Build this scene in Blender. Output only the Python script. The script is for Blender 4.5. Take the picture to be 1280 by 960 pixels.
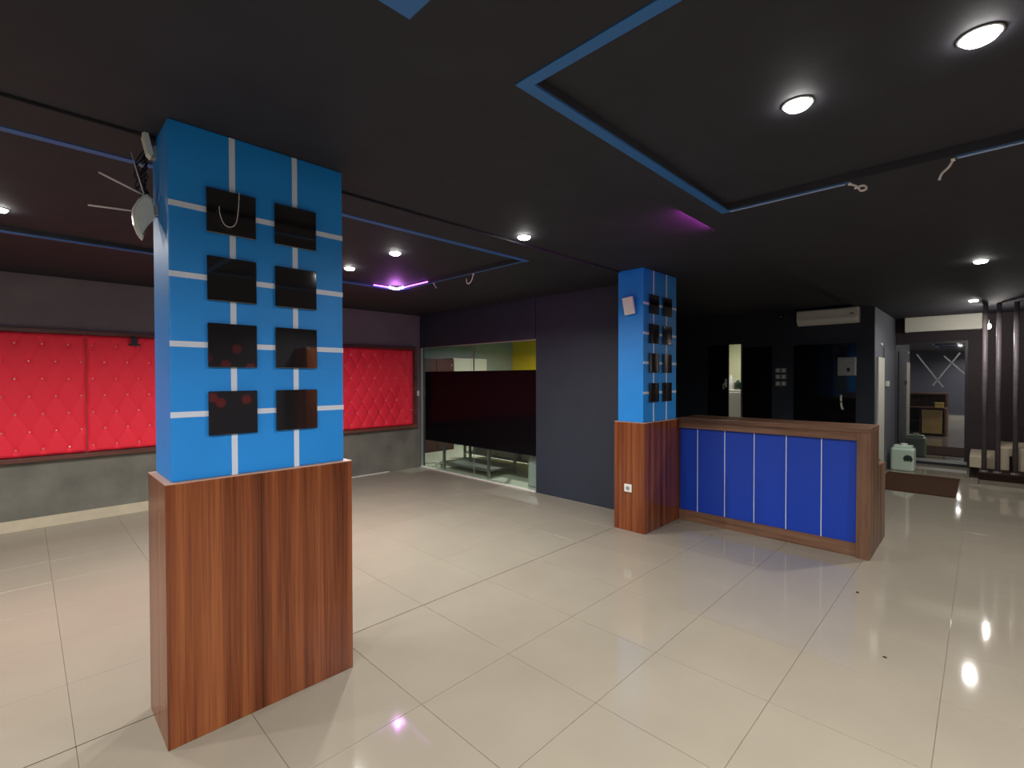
import bpy, bmesh, math, random
from mathutils import Vector, Matrix
random.seed(7)
for o in list(bpy.data.objects): bpy.data.objects.remove(o)
SC = bpy.context.scene
COL = SC.collection
# ------------------------------------------------------------------ camera
H_CAM = 1.59; F_PX = 600.0
yaw, pit, rol = math.radians(44.5), math.radians(-0.76), math.radians(-0.12)
fw = Vector((math.cos(yaw)*math.cos(pit), math.sin(yaw)*math.cos(pit), math.sin(pit)))
r0 = Vector((math.sin(yaw), -math.cos(yaw), 0)); u0 = r0.cross(fw)
rt = r0*math.cos(rol) + u0*math.sin(rol); up = -r0*math.sin(rol) + u0*math.cos(rol)
cd = bpy.data.cameras.new('camera'); cam = bpy.data.objects.new('camera', cd); COL.objects.link(cam)
cd.sensor_width = 36; cd.lens = 36*F_PX/1280; cd.clip_start = .02
m3 = Matrix((rt, up, -fw)).transposed()
cam.matrix_world = Matrix.Translation((0, 0, H_CAM)) @ m3.to_4x4()
SC.camera = cam
def ray(px, py): return rt*((px-640)/F_PX) + up*(-(py-480)/F_PX) + fw
def atz(px, py, z): d = ray(px, py); return Vector((0, 0, H_CAM)) + d*((z-H_CAM)/d.z)
def atx(px, py, x): d = ray(px, py); return Vector((0, 0, H_CAM)) + d*(x/d.x)
def aty(px, py, y): d = ray(px, py); return Vector((0, 0, H_CAM)) + d*(y/d.y)
# ------------------------------------------------------------------ world + exposure
w = bpy.data.worlds.new('world'); SC.world = w; w.use_nodes = True
w.node_tree.nodes['Background'].inputs[0].default_value = (.012, .014, .02, 1)
w.node_tree.nodes['Background'].inputs[1].default_value = .3
vs = SC.view_settings; vs.view_transform = 'Standard'; vs.look = 'None'; vs.gamma = 1
vs.use_curve_mapping = False; vs.exposure = 1.0
LAMP_W = 10.0
REAR_W = 30.0

# ------------------------------------------------------------------ materials
def srgb(r, g, b):
    f = lambda c: ((c/255+.055)/1.055)**2.4 if c/255 > .04045 else c/255/12.92
    return (f(r), f(g), f(b), 1)
MATS = {}
def mat(name, col, rough=.5, metal=0, spec=.5, emit=0, noise=0, nscale=8, bump=0, bscale=60, coat=0):
    m = bpy.data.materials.new(name); m.use_nodes = True; nt = m.node_tree; b = nt.nodes['Principled BSDF']
    b.inputs['Base Color'].default_value = col; b.inputs['Roughness'].default_value = rough
    b.inputs['Metallic'].default_value = metal; b.inputs['Specular IOR Level'].default_value = spec
    b.inputs['Coat Weight'].default_value = coat; b.inputs['Coat Roughness'].default_value = .05
    if emit:
        b.inputs['Emission Color'].default_value = col; b.inputs['Emission Strength'].default_value = emit
    if noise or bump:
        tc = nt.nodes.new('ShaderNodeTexCoord')
    if noise:
        n = nt.nodes.new('ShaderNodeTexNoise'); n.inputs['Scale'].default_value = nscale; n.inputs['Detail'].default_value = 6
        nt.links.new(tc.outputs['Object'], n.inputs['Vector'])
        mr = nt.nodes.new('ShaderNodeMapRange'); mr.inputs[1].default_value = .3; mr.inputs[2].default_value = .7
        mr.inputs[3].default_value = 1-noise; mr.inputs[4].default_value = 1+noise
        nt.links.new(n.outputs['Fac'], mr.inputs[0])
        mx = nt.nodes.new('ShaderNodeVectorMath'); mx.operation = 'SCALE'; mx.inputs[0].default_value = col[:3]
        nt.links.new(mr.outputs[0], mx.inputs['Scale']); nt.links.new(mx.outputs[0], b.inputs['Base Color'])
    if bump:
        n2 = nt.nodes.new('ShaderNodeTexNoise'); n2.inputs['Scale'].default_value = bscale; n2.inputs['Detail'].default_value = 4
        nt.links.new(tc.outputs['Object'], n2.inputs['Vector'])
        bp = nt.nodes.new('ShaderNodeBump'); bp.inputs['Strength'].default_value = bump; bp.inputs['Distance'].default_value = .004
        nt.links.new(n2.outputs['Fac'], bp.inputs['Height']); nt.links.new(bp.outputs[0], b.inputs['Normal'])
    MATS[name] = m; return m
def wood(name, c0, c1, c2, rough=.28, freq=9.0, axis='z', coat=0, stretch=.045):
    m = mat(name, c1, rough, coat=coat); nt = m.node_tree; b = nt.nodes['Principled BSDF']
    tc = nt.nodes.new('ShaderNodeTexCoord'); mp = nt.nodes.new('ShaderNodeMapping')
    sc = [freq, freq, freq]; sc['xyz'.index(axis)] = freq*stretch; mp.inputs['Scale'].default_value = sc
    nt.links.new(tc.outputs['Object'], mp.inputs[0])
    n = nt.nodes.new('ShaderNodeTexNoise'); n.inputs['Scale'].default_value = 1; n.inputs['Detail'].default_value = 7; n.inputs['Roughness'].default_value = .6
    n.inputs['Distortion'].default_value = .5
    nt.links.new(mp.outputs[0], n.inputs['Vector'])
    wv = nt.nodes.new('ShaderNodeTexNoise'); wv.inputs['Scale'].default_value = 14; wv.inputs['Detail'].default_value = 3
    nt.links.new(mp.outputs[0], wv.inputs['Vector'])
    mx = nt.nodes.new('ShaderNodeMath'); mx.operation = 'MULTIPLY_ADD'; mx.inputs[1].default_value = .28
    nt.links.new(wv.outputs['Fac'], mx.inputs[0]); nt.links.new(n.outputs['Fac'], mx.inputs[2])
    cr = nt.nodes.new('ShaderNodeValToRGB'); e = cr.color_ramp.elements
    e[0].position = .46; e[0].color = c0; e[1].position = .82; e[1].color = c2
    k = cr.color_ramp.elements.new(.63); k.color = c1
    nt.links.new(mx.outputs[0], cr.inputs[0]); nt.links.new(cr.outputs[0], b.inputs['Base Color']); return m
def glass(name, tint, refl=.06, ior=1.5):
    m = bpy.data.materials.new(name); m.use_nodes = True; nt = m.node_tree
    for n in list(nt.nodes): nt.nodes.remove(n)
    out = nt.nodes.new('ShaderNodeOutputMaterial'); t = nt.nodes.new('ShaderNodeBsdfTransparent'); t.inputs[0].default_value = tint
    g = nt.nodes.new('ShaderNodeBsdfGlossy'); g.inputs['Roughness'].default_value = .01
    lw = nt.nodes.new('ShaderNodeLayerWeight'); lw.inputs[0].default_value = .5
    pw = nt.nodes.new('ShaderNodeMath'); pw.operation = 'POWER'; pw.inputs[1].default_value = 4
    fr = nt.nodes.new('ShaderNodeMath'); fr.operation = 'MULTIPLY_ADD'; fr.inputs[1].default_value = .9; fr.inputs[2].default_value = refl*.5
    nt.links.new(lw.outputs['Facing'], pw.inputs[0]); nt.links.new(pw.outputs[0], fr.inputs[0])
    mx = nt.nodes.new('ShaderNodeMixShader')
    nt.links.new(fr.outputs[0], mx.inputs[0]); nt.links.new(t.outputs[0], mx.inputs[1]); nt.links.new(g.outputs[0], mx.inputs[2])
    nt.links.new(mx.outputs[0], out.inputs[0]); MATS[name] = m; return m
def tilemat(name, col, rough):
    # polished porcelain; a little tone shift from tile to tile through object info
    m = mat(name, col, rough, spec=.5); nt = m.node_tree; b = nt.nodes['Principled BSDF']
    oi = nt.nodes.new('ShaderNodeObjectInfo'); tc = nt.nodes.new('ShaderNodeTexCoord')
    n = nt.nodes.new('ShaderNodeTexNoise'); n.inputs['Scale'].default_value = 2.2; n.inputs['Detail'].default_value = 8
    va = nt.nodes.new('ShaderNodeVectorMath'); va.operation = 'ADD'
    nt.links.new(tc.outputs['Object'], va.inputs[0]); nt.links.new(oi.outputs['Location'], va.inputs[1]); nt.links.new(va.outputs[0], n.inputs['Vector'])
    a = nt.nodes.new('ShaderNodeMapRange'); a.inputs[1].default_value = .3; a.inputs[2].default_value = .7; a.inputs[3].default_value = .95; a.inputs[4].default_value = 1.03
    nt.links.new(n.outputs['Fac'], a.inputs[0])
    c = nt.nodes.new('ShaderNodeMapRange'); c.inputs[3].default_value = .985; c.inputs[4].default_value = 1.015
    nt.links.new(oi.outputs['Random'], c.inputs[0])
    mu = nt.nodes.new('ShaderNodeMath'); mu.operation = 'MULTIPLY'
    nt.links.new(a.outputs[0], mu.inputs[0]); nt.links.new(c.outputs[0], mu.inputs[1])
    s = nt.nodes.new('ShaderNodeVectorMath'); s.operation = 'SCALE'; s.inputs[0].default_value = col[:3]
    nt.links.new(mu.outputs[0], s.inputs['Scale']); nt.links.new(s.outputs[0], b.inputs['Base Color']); return m

tilemat('tile', (.288, .256, .202, 1), .06)
tilemat('tile_matt', (.285, .258, .204, 1), .28)
tilemat('tile_store', (.62, .60, .48, 1), .7)
mat('grout', (.20, .178, .142, 1), .6)
mat('ceil', (.022, .022, .030, 1), .75, spec=.3, noise=.15, nscale=5, bump=.12, bscale=40)
mat('tray_blue', srgb(38, 98, 160), .5)
mat('blue', (.006, .245, .73, 1), .5, noise=.05, nscale=4)
mat('counter_blue', srgb(6, 58, 172), .45)
mat('white_stripe', srgb(205, 215, 232), .45)
wood('wood', srgb(66, 28, 13), srgb(112, 57, 30), srgb(148, 86, 48), .26, 11.0, stretch=.016)
wood('wood_counter', srgb(62, 42, 30), srgb(98, 68, 50), srgb(130, 96, 74), .4, 7.0)
wood('wood_rail', srgb(62, 42, 30), srgb(98, 68, 50), srgb(130, 96, 74), .4, 7.0, axis='y')
wood('wood_frame', srgb(60, 30, 24), srgb(100, 58, 48), srgb(120, 74, 60), .45, 8.0, axis='x')
mat('wood_edge', srgb(190, 150, 130), .5)
mat('mirror', (.012, .011, .012, 1), .015, spec=.9, coat=1)
mat('red', srgb(245, 48, 68), .62, spec=.3, bump=.05, bscale=300)
mat('crystal', (.9, .75, .75, 1), .1, metal=.6)
mat('wall_concrete', srgb(112, 110, 100), .8, noise=.22, nscale=3.2, bump=.1)
mat('wall_dark', srgb(112, 104, 108), .8, noise=.1, nscale=3, bump=.15)
mat('wall_black', srgb(44, 51, 63), .55, spec=.4, noise=.08, nscale=4, bump=.05)
mat('wall_grey', srgb(95, 98, 108), .6, noise=.06)
mat('maroon', srgb(62, 20, 26), .5)
mat('wall_navy', srgb(44, 46, 58), .6, noise=.06)
mat('wall_maroon', srgb(46, 34, 40), .7, noise=.1)
mat('wall_teal', srgb(150, 172, 172), .7, noise=.04)
mat('wall_yellow', srgb(226, 200, 40), .6, noise=.04)
mat('wall_cream', srgb(214, 216, 178), .6)
mat('black_gloss', (.006, .006, .007, 1), .06, spec=.5)
mat('film', (.0035, .0025, .004, 1), .16, spec=.09)
glass('glass', (.86, .93, .90, 1))
m_ = mat('door_glass', (.012, .014, .018, 1), .01, spec=1.0, coat=1)
m_.node_tree.nodes['Principled BSDF'].inputs['IOR'].default_value = 2.6
mat('alu', (.55, .57, .58, 1), .35, metal=.8)
mat('frame_dark', srgb(52, 52, 58), .4, metal=.3)
mat('white', srgb(226, 224, 216), .4)
mat('white_wall', srgb(205, 203, 190), .5)
mat('white_plastic', srgb(216, 220, 212), .3)
mat('grey_plastic', srgb(150, 152, 156), .45)
mat('dark_plastic', (.01, .01, .011, 1), .4)
mat('cable', (.012, .012, .013, 1), .5)
mat('cable_white', srgb(210, 200, 200), .5)
mat('steel', (.45, .46, .44, 1), .35, metal=.9)
mat('lamp_disc', (1, .97, .92, 1), .4, emit=40)
mat('bulb', (1, .96, .9, 1), .4, emit=60)
mat('purple_led', (.62, .12, 1, 1), .4, emit=3.5)
mat('purple_hot', (1, .55, .95, 1), .4, emit=9)
mat('purple_cove', (.8, .05, .7, 1), .4, emit=30)
mat('led_off', srgb(150, 170, 210), .4)
mat('mat_brown', srgb(66, 46, 34), .95, spec=.1, noise=.2, nscale=30, bump=.6, bscale=200)
mat('jug', srgb(196, 216, 200), .3)
mat('logo_green', srgb(16, 52, 40), .5)
mat('cardboard', srgb(205, 176, 118), .8, noise=.08)
mat('yellow_box', srgb(222, 200, 110), .6)
mat('post', srgb(98, 90, 92), .5, noise=.2, nscale=25)
mat('step_grey', srgb(140, 132, 118), .5, noise=.1)
mat('step_dark', srgb(38, 20, 15), .7, spec=.2)
mat('step_beige', srgb(196, 184, 160), .3, noise=.06)
mat('hex_red', srgb(190, 60, 66), .6)
mat('bottle_clear', srgb(176, 178, 174), .15)
mat('bottle_dark', srgb(24, 40, 28), .3)
mat('screw', (.5, .5, .5, 1), .3, metal=1)

# ------------------------------------------------------------------ mesh helpers
def link(name, me, m=None, parent=None, loc=None):
    o = bpy.data.objects.new(name, me); COL.objects.link(o)
    if me is not None and m is not None and not me.materials: me.materials.append(MATS[m])
    if loc is not None: o.location = loc
    if parent is not None: o.parent = parent
    return o
def tag(o, label, cat, group=None):
    o['label'] = label; o['category'] = cat
    if group: o['group'] = group
    return o
def struct(o, label=None):
    o['kind'] = 'structure'
    if label: o['label'] = label
    return o
def wl(o):                                    # world translation of a (translation-only) chain
    v = Vector((0, 0, 0))
    while o is not None: v += o.location; o = o.parent
    return v
def thing(name, label, cat, loc, group=None):
    return tag(link(name, None, loc=Vector(loc)), label, cat, group)
def from_bm(name, bm, m, parent=None, smooth=False, origin=None):
    """bm in world coordinates; the object's origin lands on `origin` (or the parent's)"""
    base = wl(parent) if parent else Vector((0, 0, 0))
    org = Vector(origin) if origin is not None else (base if parent else Vector((0, 0, 0)))
    bmesh.ops.translate(bm, verts=bm.verts, vec=-org)
    bmesh.ops.recalc_face_normals(bm, faces=bm.faces)
    me = bpy.data.meshes.new(name); bm.to_mesh(me); bm.free()
    if smooth:
        for p in me.polygons: p.use_smooth = True
    return link(name, me, m, parent, org-base)
def abox(bm, x0, x1, y0, y1, z0, z1, bev=0):
    r = bmesh.ops.create_cube(bm, size=1)
    vs_ = r['verts']
    for v in vs_:
        v.co = Vector(((x0+x1)/2+v.co.x*(x1-x0), (y0+y1)/2+v.co.y*(y1-y0), (z0+z1)/2+v.co.z*(z1-z0)))
    if bev:
        es = list({e for v in vs_ for e in v.link_edges})
        bmesh.ops.bevel(bm, geom=es, offset=bev, segments=2, affect='EDGES', profile=.6)
def box(name, x0, x1, y0, y1, z0, z1, m, parent=None, bev=0, own=False):
    bm = bmesh.new(); abox(bm, min(x0, x1), max(x0, x1), min(y0, y1), max(y0, y1), min(z0, z1), max(z0, z1), bev)
    return from_bm(name, bm, m, parent, origin=((x0+x1)/2, (y0+y1)/2, min(z0, z1)) if own or parent is None else None)
def atube(bm, pts, r, seg=8, cap=True):
    pts = [Vector(p) for p in pts]; rings = []
    for i, p in enumerate(pts):
        d = (pts[min(i+1, len(pts)-1)] - pts[max(i-1, 0)]).normalized()
        a = d.cross(Vector((0, 0, 1)));
        if a.length < .05: a = d.cross(Vector((0, 1, 0)))
        a.normalize(); b = d.cross(a)
        rr = r[i] if isinstance(r, (list, tuple)) else r
        rings.append([bm.verts.new(p + a*rr*math.cos(2*math.pi*k/seg) + b*rr*math.sin(2*math.pi*k/seg)) for k in range(seg)])
    for i in range(len(rings)-1):
        for k in range(seg):
            bm.faces.new((rings[i][k], rings[i][(k+1) % seg], rings[i+1][(k+1) % seg], rings[i+1][k]))
    if cap:
        bm.faces.new(rings[0][::-1]); bm.faces.new(rings[-1])
def tube(name, pts, r, m, parent=None, seg=8):
    bm = bmesh.new(); atube(bm, pts, r, seg)
    return from_bm(name, bm, m, parent, smooth=True, origin=None if parent else Vector(pts[0]))
def lathe(bm, c, prof, seg=24):
    rings = [[bm.verts.new((c[0]+r*math.cos(2*math.pi*k/seg), c[1]+r*math.sin(2*math.pi*k/seg), c[2]+z)) for k in range(seg)] for r, z in prof]
    for i in range(len(rings)-1):
        for k in range(seg): bm.faces.new((rings[i][k], rings[i][(k+1) % seg], rings[i+1][(k+1) % seg], rings[i+1][k]))
    bm.faces.new(rings[0][::-1]); bm.faces.new(rings[-1])
def prism(bm, pts, axis, a0, a1):
    """polygon in the plane normal to `axis`, extruded a0..a1; pts are the other two coords in xyz order"""
    def P(p, a):
        return {'x': (a, p[0], p[1]), 'y': (p[0], a, p[1]), 'z': (p[0], p[1], a)}[axis]
    lo = [bm.verts.new(P(p, a0)) for p in pts]; hi = [bm.verts.new(P(p, a1)) for p in pts]
    bm.faces.new(lo); bm.faces.new(hi[::-1]); n = len(pts)
    for i in range(n): bm.faces.new((lo[i], lo[(i+1) % n], hi[(i+1) % n], hi[i]))
def smooth_curve(pts, n=6):
    pts = [Vector(p) for p in pts]; out = []
    for i in range(len(pts)-1):
        p0, p1, p2, p3 = pts[max(i-1, 0)], pts[i], pts[i+1], pts[min(i+2, len(pts)-1)]
        for k in range(n):
            t = k/n
            out.append(.5*((2*p1)+(p2-p0)*t+(2*p0-5*p1+4*p2-p3)*t*t+(3*p1-p0-3*p2+p3)*t**3))
    return out+[pts[-1]]

# ------------------------------------------------------------------ floor and its tiles
X_END, Y_RED, X_GLASS, Y_JOINT = 11.54, 7.17, 4.955, 2.785
floor = struct(box('floor', -4.2, 11.7, -3.2, 9.0, -.1, -.004, 'grout'), 'pale polished floor of large square tiles')
TM = {}
def floor_tile(x0, x1, y0, y1, m):
    g = .0011 if m == 'tile' else .0008; k = (round(x1-x0, 3), round(y1-y0, 3), m)
    if k not in TM:
        bm = bmesh.new(); hx, hy = (x1-x0)/2-g, (y1-y0)/2-g
        abox(bm, -hx, hx, -hy, hy, -.012, 0)
        top = [e for e in bm.edges if all(v.co.z > -.001 for v in e.verts)]
        bmesh.ops.bevel(bm, geom=top, offset=.0012, segments=1, affect='EDGES')
        bmesh.ops.recalc_face_normals(bm, faces=bm.faces)
        me = bpy.data.meshes.new('tile'); bm.to_mesh(me); bm.free(); me.materials.append(MATS[m]); TM[k] = me
    link('tile', TM[k], parent=floor, loc=Vector(((x0+x1)/2, (y0+y1)/2, 0)) - floor.location)
def cuts(a, b, off, s=.6):
    k = math.ceil((a-off)/s+1e-6); o = [a]
    while off+k*s < b-1e-6: o.append(off+k*s); k += 1
    return o+[b]
def rows(xs, ys, m):
    for i in range(len(xs)-1):
        for j in range(len(ys)-1): floor_tile(xs[i], xs[i+1], ys[j], ys[j+1], m)
rows(cuts(-1.66, X_END, .142), cuts(-1.66, 1.94, .14)+[Y_JOINT], 'tile')
rows(cuts(-1.66, X_GLASS, .142), cuts(Y_JOINT, Y_RED, Y_JOINT), 'tile_matt')
box('expansion_joint', -1.66, 4.37, Y_JOINT-.003, Y_JOINT+.002, -.002, .0004, 'mat_brown', floor)
floor_far = box('plain_tiling', -4.2, -1.66, -3.2, 9.0, -.012, 0, 'tile', floor)
box('plain_tiling', -1.66, 11.7, -3.2, -1.66, -.012, 0, 'tile', floor)
box('plain_tiling', X_GLASS, 11.7, Y_JOINT, 9.0, -.012, 0, 'tile_store', floor)

# ------------------------------------------------------------------ ceiling: slab, dropped panels with blue trays
Z_UP, Z_H, Z_L = 2.705, 2.665, 2.69
TRAY_D = .035
def quad_ring_panel(name, x0, x1, y0, y1, z0, z1, holes, m, parent):
    xs = sorted({x0, x1, *[h[0] for h in holes], *[h[1] for h in holes]}); ys = sorted({y0, y1, *[h[2] for h in holes], *[h[3] for h in holes]})
    bm = bmesh.new()
    for i in range(len(xs)-1):
        for j in range(len(ys)-1):
            cx, cy = (xs[i]+xs[i+1])/2, (ys[j]+ys[j+1])/2
            if any(h[0] < cx < h[1] and h[2] < cy < h[3] for h in holes): continue
            abox(bm, xs[i], xs[i+1], ys[j], ys[j+1], z0, z1)
    bmesh.ops.remove_doubles(bm, verts=bm.verts, dist=1e-5)
    # drop the inner double faces left between neighbouring boxes
    seen = {}
    bm.verts.index_update()
    for f in bm.faces: seen.setdefault(frozenset(v.index for v in f.verts), []).append(f)
    kill = [f for fs in seen.values() if len(fs) > 1 for f in fs]
    bmesh.ops.delete(bm, geom=kill, context='FACES_ONLY')
    return from_bm(name, bm, m, parent)
T_H1 = (1.272, 3.222, -.69, 1.232); T_H2 = (-1.13, .820, -.69, 1.232); T_L = (-1.13, 3.345, 3.055, 5.265)
UP_HOLES = [T_H1, T_H2, T_L]
def shrink(t, d): return (t[0]+d, t[1]-d, t[2]+d, t[3]-d)
ceiling = struct(quad_ring_panel('ceiling', -4.2, 11.7, -3.2, 9.0, Z_UP, 3.1, UP_HOLES, 'ceil', None), 'black painted ceiling with recessed rectangular trays')
quad_ring_panel('dropped_panel', -4.1, X_END-.01, -3.1, 1.408, Z_H, Z_H+.012, [T_H1, T_H2], 'ceil', ceiling)
quad_ring_panel('dropped_panel', -4.1, X_GLASS-.01, 2.735, Y_RED-.01, Z_L, Z_L+.012, [T_L], 'ceil', ceiling)
for t, z in ((T_H1, Z_H), (T_H2, Z_H), (T_L, Z_L)):
    e = .0005
    quad_ring_panel('tray_side', t[0]+.05, t[1]-.05, t[2]+.05, t[3]-.05, z+.004, z+TRAY_D, [shrink(t, .054)], 'ceil', ceiling)
    x0_, x1_, y0_, y1_ = t[0]+e, t[1]-e, t[2]+e, t[3]-e; wf = .026; zz = (z-.005, z+.004)
    box('tray_border', x0_, x0_+.05, y0_, y1_, *zz, 'tray_blue', ceiling)
    box('tray_border', x0_+.05, x1_, y1_-.05, y1_, *zz, 'tray_blue', ceiling)
    box('tray_border', x0_+.05, x1_, y0_, y0_+.05, *zz, 'tray_blue', ceiling)
    if t is T_H2:
        box('tray_border', x1_-.05, x1_, y0_+.05, y1_-.05, *zz, 'tray_blue', ceiling)
    gap = (.105, .53) if t is T_H1 else ((y0_+y1_)/2-.35, (y0_+y1_)/2-.349)
    for ya_, yb2, m_, w_ in () if t is T_H2 else ((y0_+.05, gap[0], 'tray_blue', wf), (gap[0], gap[1], 'ceil', .05), (gap[1], y1_-.05, 'tray_blue', wf)):
        box('tray_border', x1_-.05, x1_, ya_, yb2, zz[0]+.002, zz[1], 'ceil', ceiling)
        if m_ == 'tray_blue': box('tray_border', x1_-w_-.012, x1_-.012, ya_, yb2, zz[0], zz[0]+.002, m_, ceiling)
    box('tray_top', t[0]+e, t[1]-e, t[2]+e, t[3]-e, z+TRAY_D+.001, z+TRAY_D+.025, 'ceil', ceiling)
ZT_H, ZT_L = Z_H+TRAY_D+.001, Z_L+TRAY_D+.001

# ------------------------------------------------------------------ walls
wl_red = struct(box('wall_left', -4.2, X_GLASS, Y_RED, Y_RED+.15, 0, .73, 'wall_concrete'), 'grey mottled concrete wall below and dark plaster above the red panels')
box('upper_plaster', -4.2, X_GLASS, Y_RED, Y_RED+.15, .73, Z_L, 'wall_dark', wl_red)
bb = struct(box('baseboard_left', -4.1, 3.62, Y_RED-.012, Y_RED-.0005, 0, .115, 'step_beige'), 'pale tile skirting along the wall of red panels')
struct(box('trim_1', 3.62, 4.32, Y_RED-.01, Y_RED-.0005, 0, .012, 'white'), 'thin white strip on the floor edge near the glass corner')
wp = struct(box('wall_partition', X_GLASS, X_GLASS+.1, 2.795, 4.405, 0, Z_UP, 'wall_black'), 'black painted wall panel between glass partition and blue pillar')
box('header', X_GLASS+.006, X_GLASS+.1, 4.42, Y_RED, 2.125, Z_UP, 'wall_black', wp)
box('groove', X_GLASS+.03, X_GLASS+.09, 4.405, 4.42, 2.125, Z_UP, 'dark_plastic', wp)
box('side_return', X_GLASS, X_GLASS+.1, Y_RED, 8.9, 0, Z_UP, 'wall_black', wp)
# glazed store room behind the partition
struct(box('wall_store_yellow', 9.0, 9.08, 4.405, 8.9, 0, Z_UP, 'wall_yellow'), 'yellow wall of the room behind the glass')
struct(box('wall_store_teal', X_GLASS+.1, 9.0, 8.82, 8.9, 0, Z_UP, 'wall_teal'), 'pale teal wall of the room behind the glass')
struct(box('wall_store_side', X_GLASS+.1, 9.1, 4.32, 4.4, 0, Z_UP, 'wall_black'), 'dark wall between store room and counter area')
# back wall behind the counter
X_B = 9.1; dz = 2.19
y0o, y1o = 3.135, 3.36
wb = struct(box('wall_back', X_B, X_B+.08, 1.19, y0o-.03, 0, Z_UP, 'wall_black'), 'black wall behind the reception counter')
box('wall_over_opening', X_B, X_B+.08, y0o-.03, 4.40, dz, Z_UP, 'wall_black', wb)
box('wall_section', X_B, X_B+.08, 3.75, 4.40, 0, dz, 'wall_black', wb)
box('opening_reveal', X_B-.004, X_B+.09, y0o-.03, y0o, 0, dz, 'wall_grey', wb)
wc = struct(box('wall_corridor', X_B+.08, X_END, 1.19, 1.29, 0, Z_UP, 'wall_grey'), 'blue grey corridor wall beyond the counter')
we = struct(box('wall_end', X_END, X_END+.1, 1.19, .2, 2.21, Z_UP, 'wall_maroon'), 'dark end wall around the glass entrance door')
box('wall_section', X_END, X_END+.1, -3.1, .2, 0, Z_UP, 'wall_maroon', we)
wr = struct(box('wall_right', -4.1, X_END, -3.2, -3.1, 0, Z_UP, 'wall_navy'), 'dark wall opposite the pillars seen in the black tiles')
struct(box('wall_rear', -4.2, -4.1, -3.1, Y_RED, 0, Z_UP, 'wall_navy'), 'dark wall behind the viewer')
# kitchen behind the opening
struct(box('wall_kitchen', 11.3, 11.4, 2.2, 4.6, 0, Z_UP, 'wall_cream'), 'cream wall of the small kitchen behind the opening')
struct(box('wall_kitchen_side', X_B+.08, 11.3, 4.5, 4.6, 0, Z_UP, 'wall_cream'), 'cream side wall of the small kitchen')

# ------------------------------------------------------------------ red tufted panels
zr0, zr1 = .765, 2.075
def red_panel(x0, x1, label):
    t = thing('tufted_panel', label, 'wall panel', ((x0+x1)/2, Y_RED, zr0), 'red tufted panels along the wall')
    W, Hh = x1-x0, zr1-zr0; nx, ny = 120, 108; dx, dzr = .205, .187
    btn = []
    bm = bmesh.new(); vv = []
    for j in range(ny+1):
        row = []
        for i in range(nx+1):
            x, z = i/nx*W, j/ny*Hh
            u, v = x/dx + .25, z/(2*dzr) + .30
            a, b = u+v, u-v                      # creases follow the diamond lattice
            fa, fb = abs(a-round(a)), abs(b-round(b))
            crease = math.exp(-(fa/.035)**2) + math.exp(-(fb/.035)**2)
            hole = math.exp(-((fa*fa+fb*fb)/.018))
            puff = (math.sin(math.pi*(a % 1))*math.sin(math.pi*(b % 1)))**.5
            edge = min(1, min(x, W-x, z, Hh-z)/.035)
            d = .020 + .010*puff - .0035*min(crease, 1) - .013*hole
            d = .004 + (d-.004)*math.sin(edge*math.pi/2)
            row.append(bm.verts.new((x0+x, Y_RED-.002-d, zr0+z)))
        vv.append(row)
    for j in range(ny):
        for i in range(nx): bm.faces.new((vv[j][i], vv[j][i+1], vv[j+1][i+1], vv[j+1][i]))
    # close the sides to the wall
    loop = vv[0][:] + [r[-1] for r in vv[1:]] + vv[-1][-2::-1] + [r[0] for r in vv[-2:0:-1]]
    back = [bm.verts.new((v.co.x, Y_RED-.0008, v.co.z)) for v in loop]
    for i in range(len(loop)): bm.faces.new((loop[i], back[i], back[(i+1) % len(loop)], loop[(i+1) % len(loop)]))
    c = from_bm('cushion', bm, 'red', t, smooth=True)
    bm = bmesh.new()
    for a in range(-3, 24):
        for b in range(-24, 24):
            u, v = (a+b)/2, (a-b)/2
            x, z = (u-.25)*dx, (v-.30)*2*dzr
            if .02 < x < W-.02 and .03 < z < Hh-.03:
                r = bmesh.ops.create_icosphere(bm, subdivisions=1, radius=.0105)
                for q in r['verts']: q.co = Vector((x0+x+q.co.x, Y_RED-.013+q.co.y*.7, zr0+z+q.co.z))
    from_bm('crystal_buttons', bm, 'crystal', c, smooth=True)['kind'] = 'stuff'
    return t
RP = [-2.37, -.94, .49, 1.93, 3.37, 4.81]
RL = ['red tufted panel farthest from the glass partition', 'leftmost red tufted wall panel in view with crystal buttons',
      'red tufted wall panel just left of the near blue pillar', 'red tufted wall panel mostly hidden behind the near blue pillar',
      'red tufted wall panel right of the near pillar beside the glass corner']
for i in range(5): red_panel(RP[i]+.004, RP[i+1]-.004, RL[i])
fr = thing('panel_frame', 'brown wooden frame around the row of red tufted panels', 'frame', (1.2, Y_RED, .70))
box('rail', -2.4, 4.86, Y_RED-.045, Y_RED-.001, zr1+.004, zr1+.045, 'wood_frame', fr, .004)
box('rail', -2.4, 4.86, Y_RED-.06, Y_RED-.001, zr0-.05, zr0-.004, 'wood_frame', fr, .004)
box('end_rail', 4.815, 4.86, Y_RED-.045, Y_RED-.001, zr0-.004, zr1+.004, 'wood_frame', fr, .004)
hk = thing('coat_hook', 'small black hook clipped over the red panel by the near pillar', 'hook', (.95, Y_RED-.05, 1.98))
p = aty(168, 430, Y_RED-.06)
box('clip', p.x-.03, p.x+.03, Y_RED-.075, Y_RED-.047, 1.99, 2.07, 'dark_plastic', hk, .004)
box('tongue', p.x-.055, p.x+.055, Y_RED-.07, Y_RED-.05, 1.975, 1.995, 'dark_plastic', hk, .003)
sw = thing('wall_switch', 'small white switch on the corner beside the glass partition', 'switch', (4.90, Y_RED, 1.26))
box('plate', 4.872, 4.935, Y_RED-.012, Y_RED-.0005, 1.27, 1.36, 'white', sw, .003)
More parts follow.
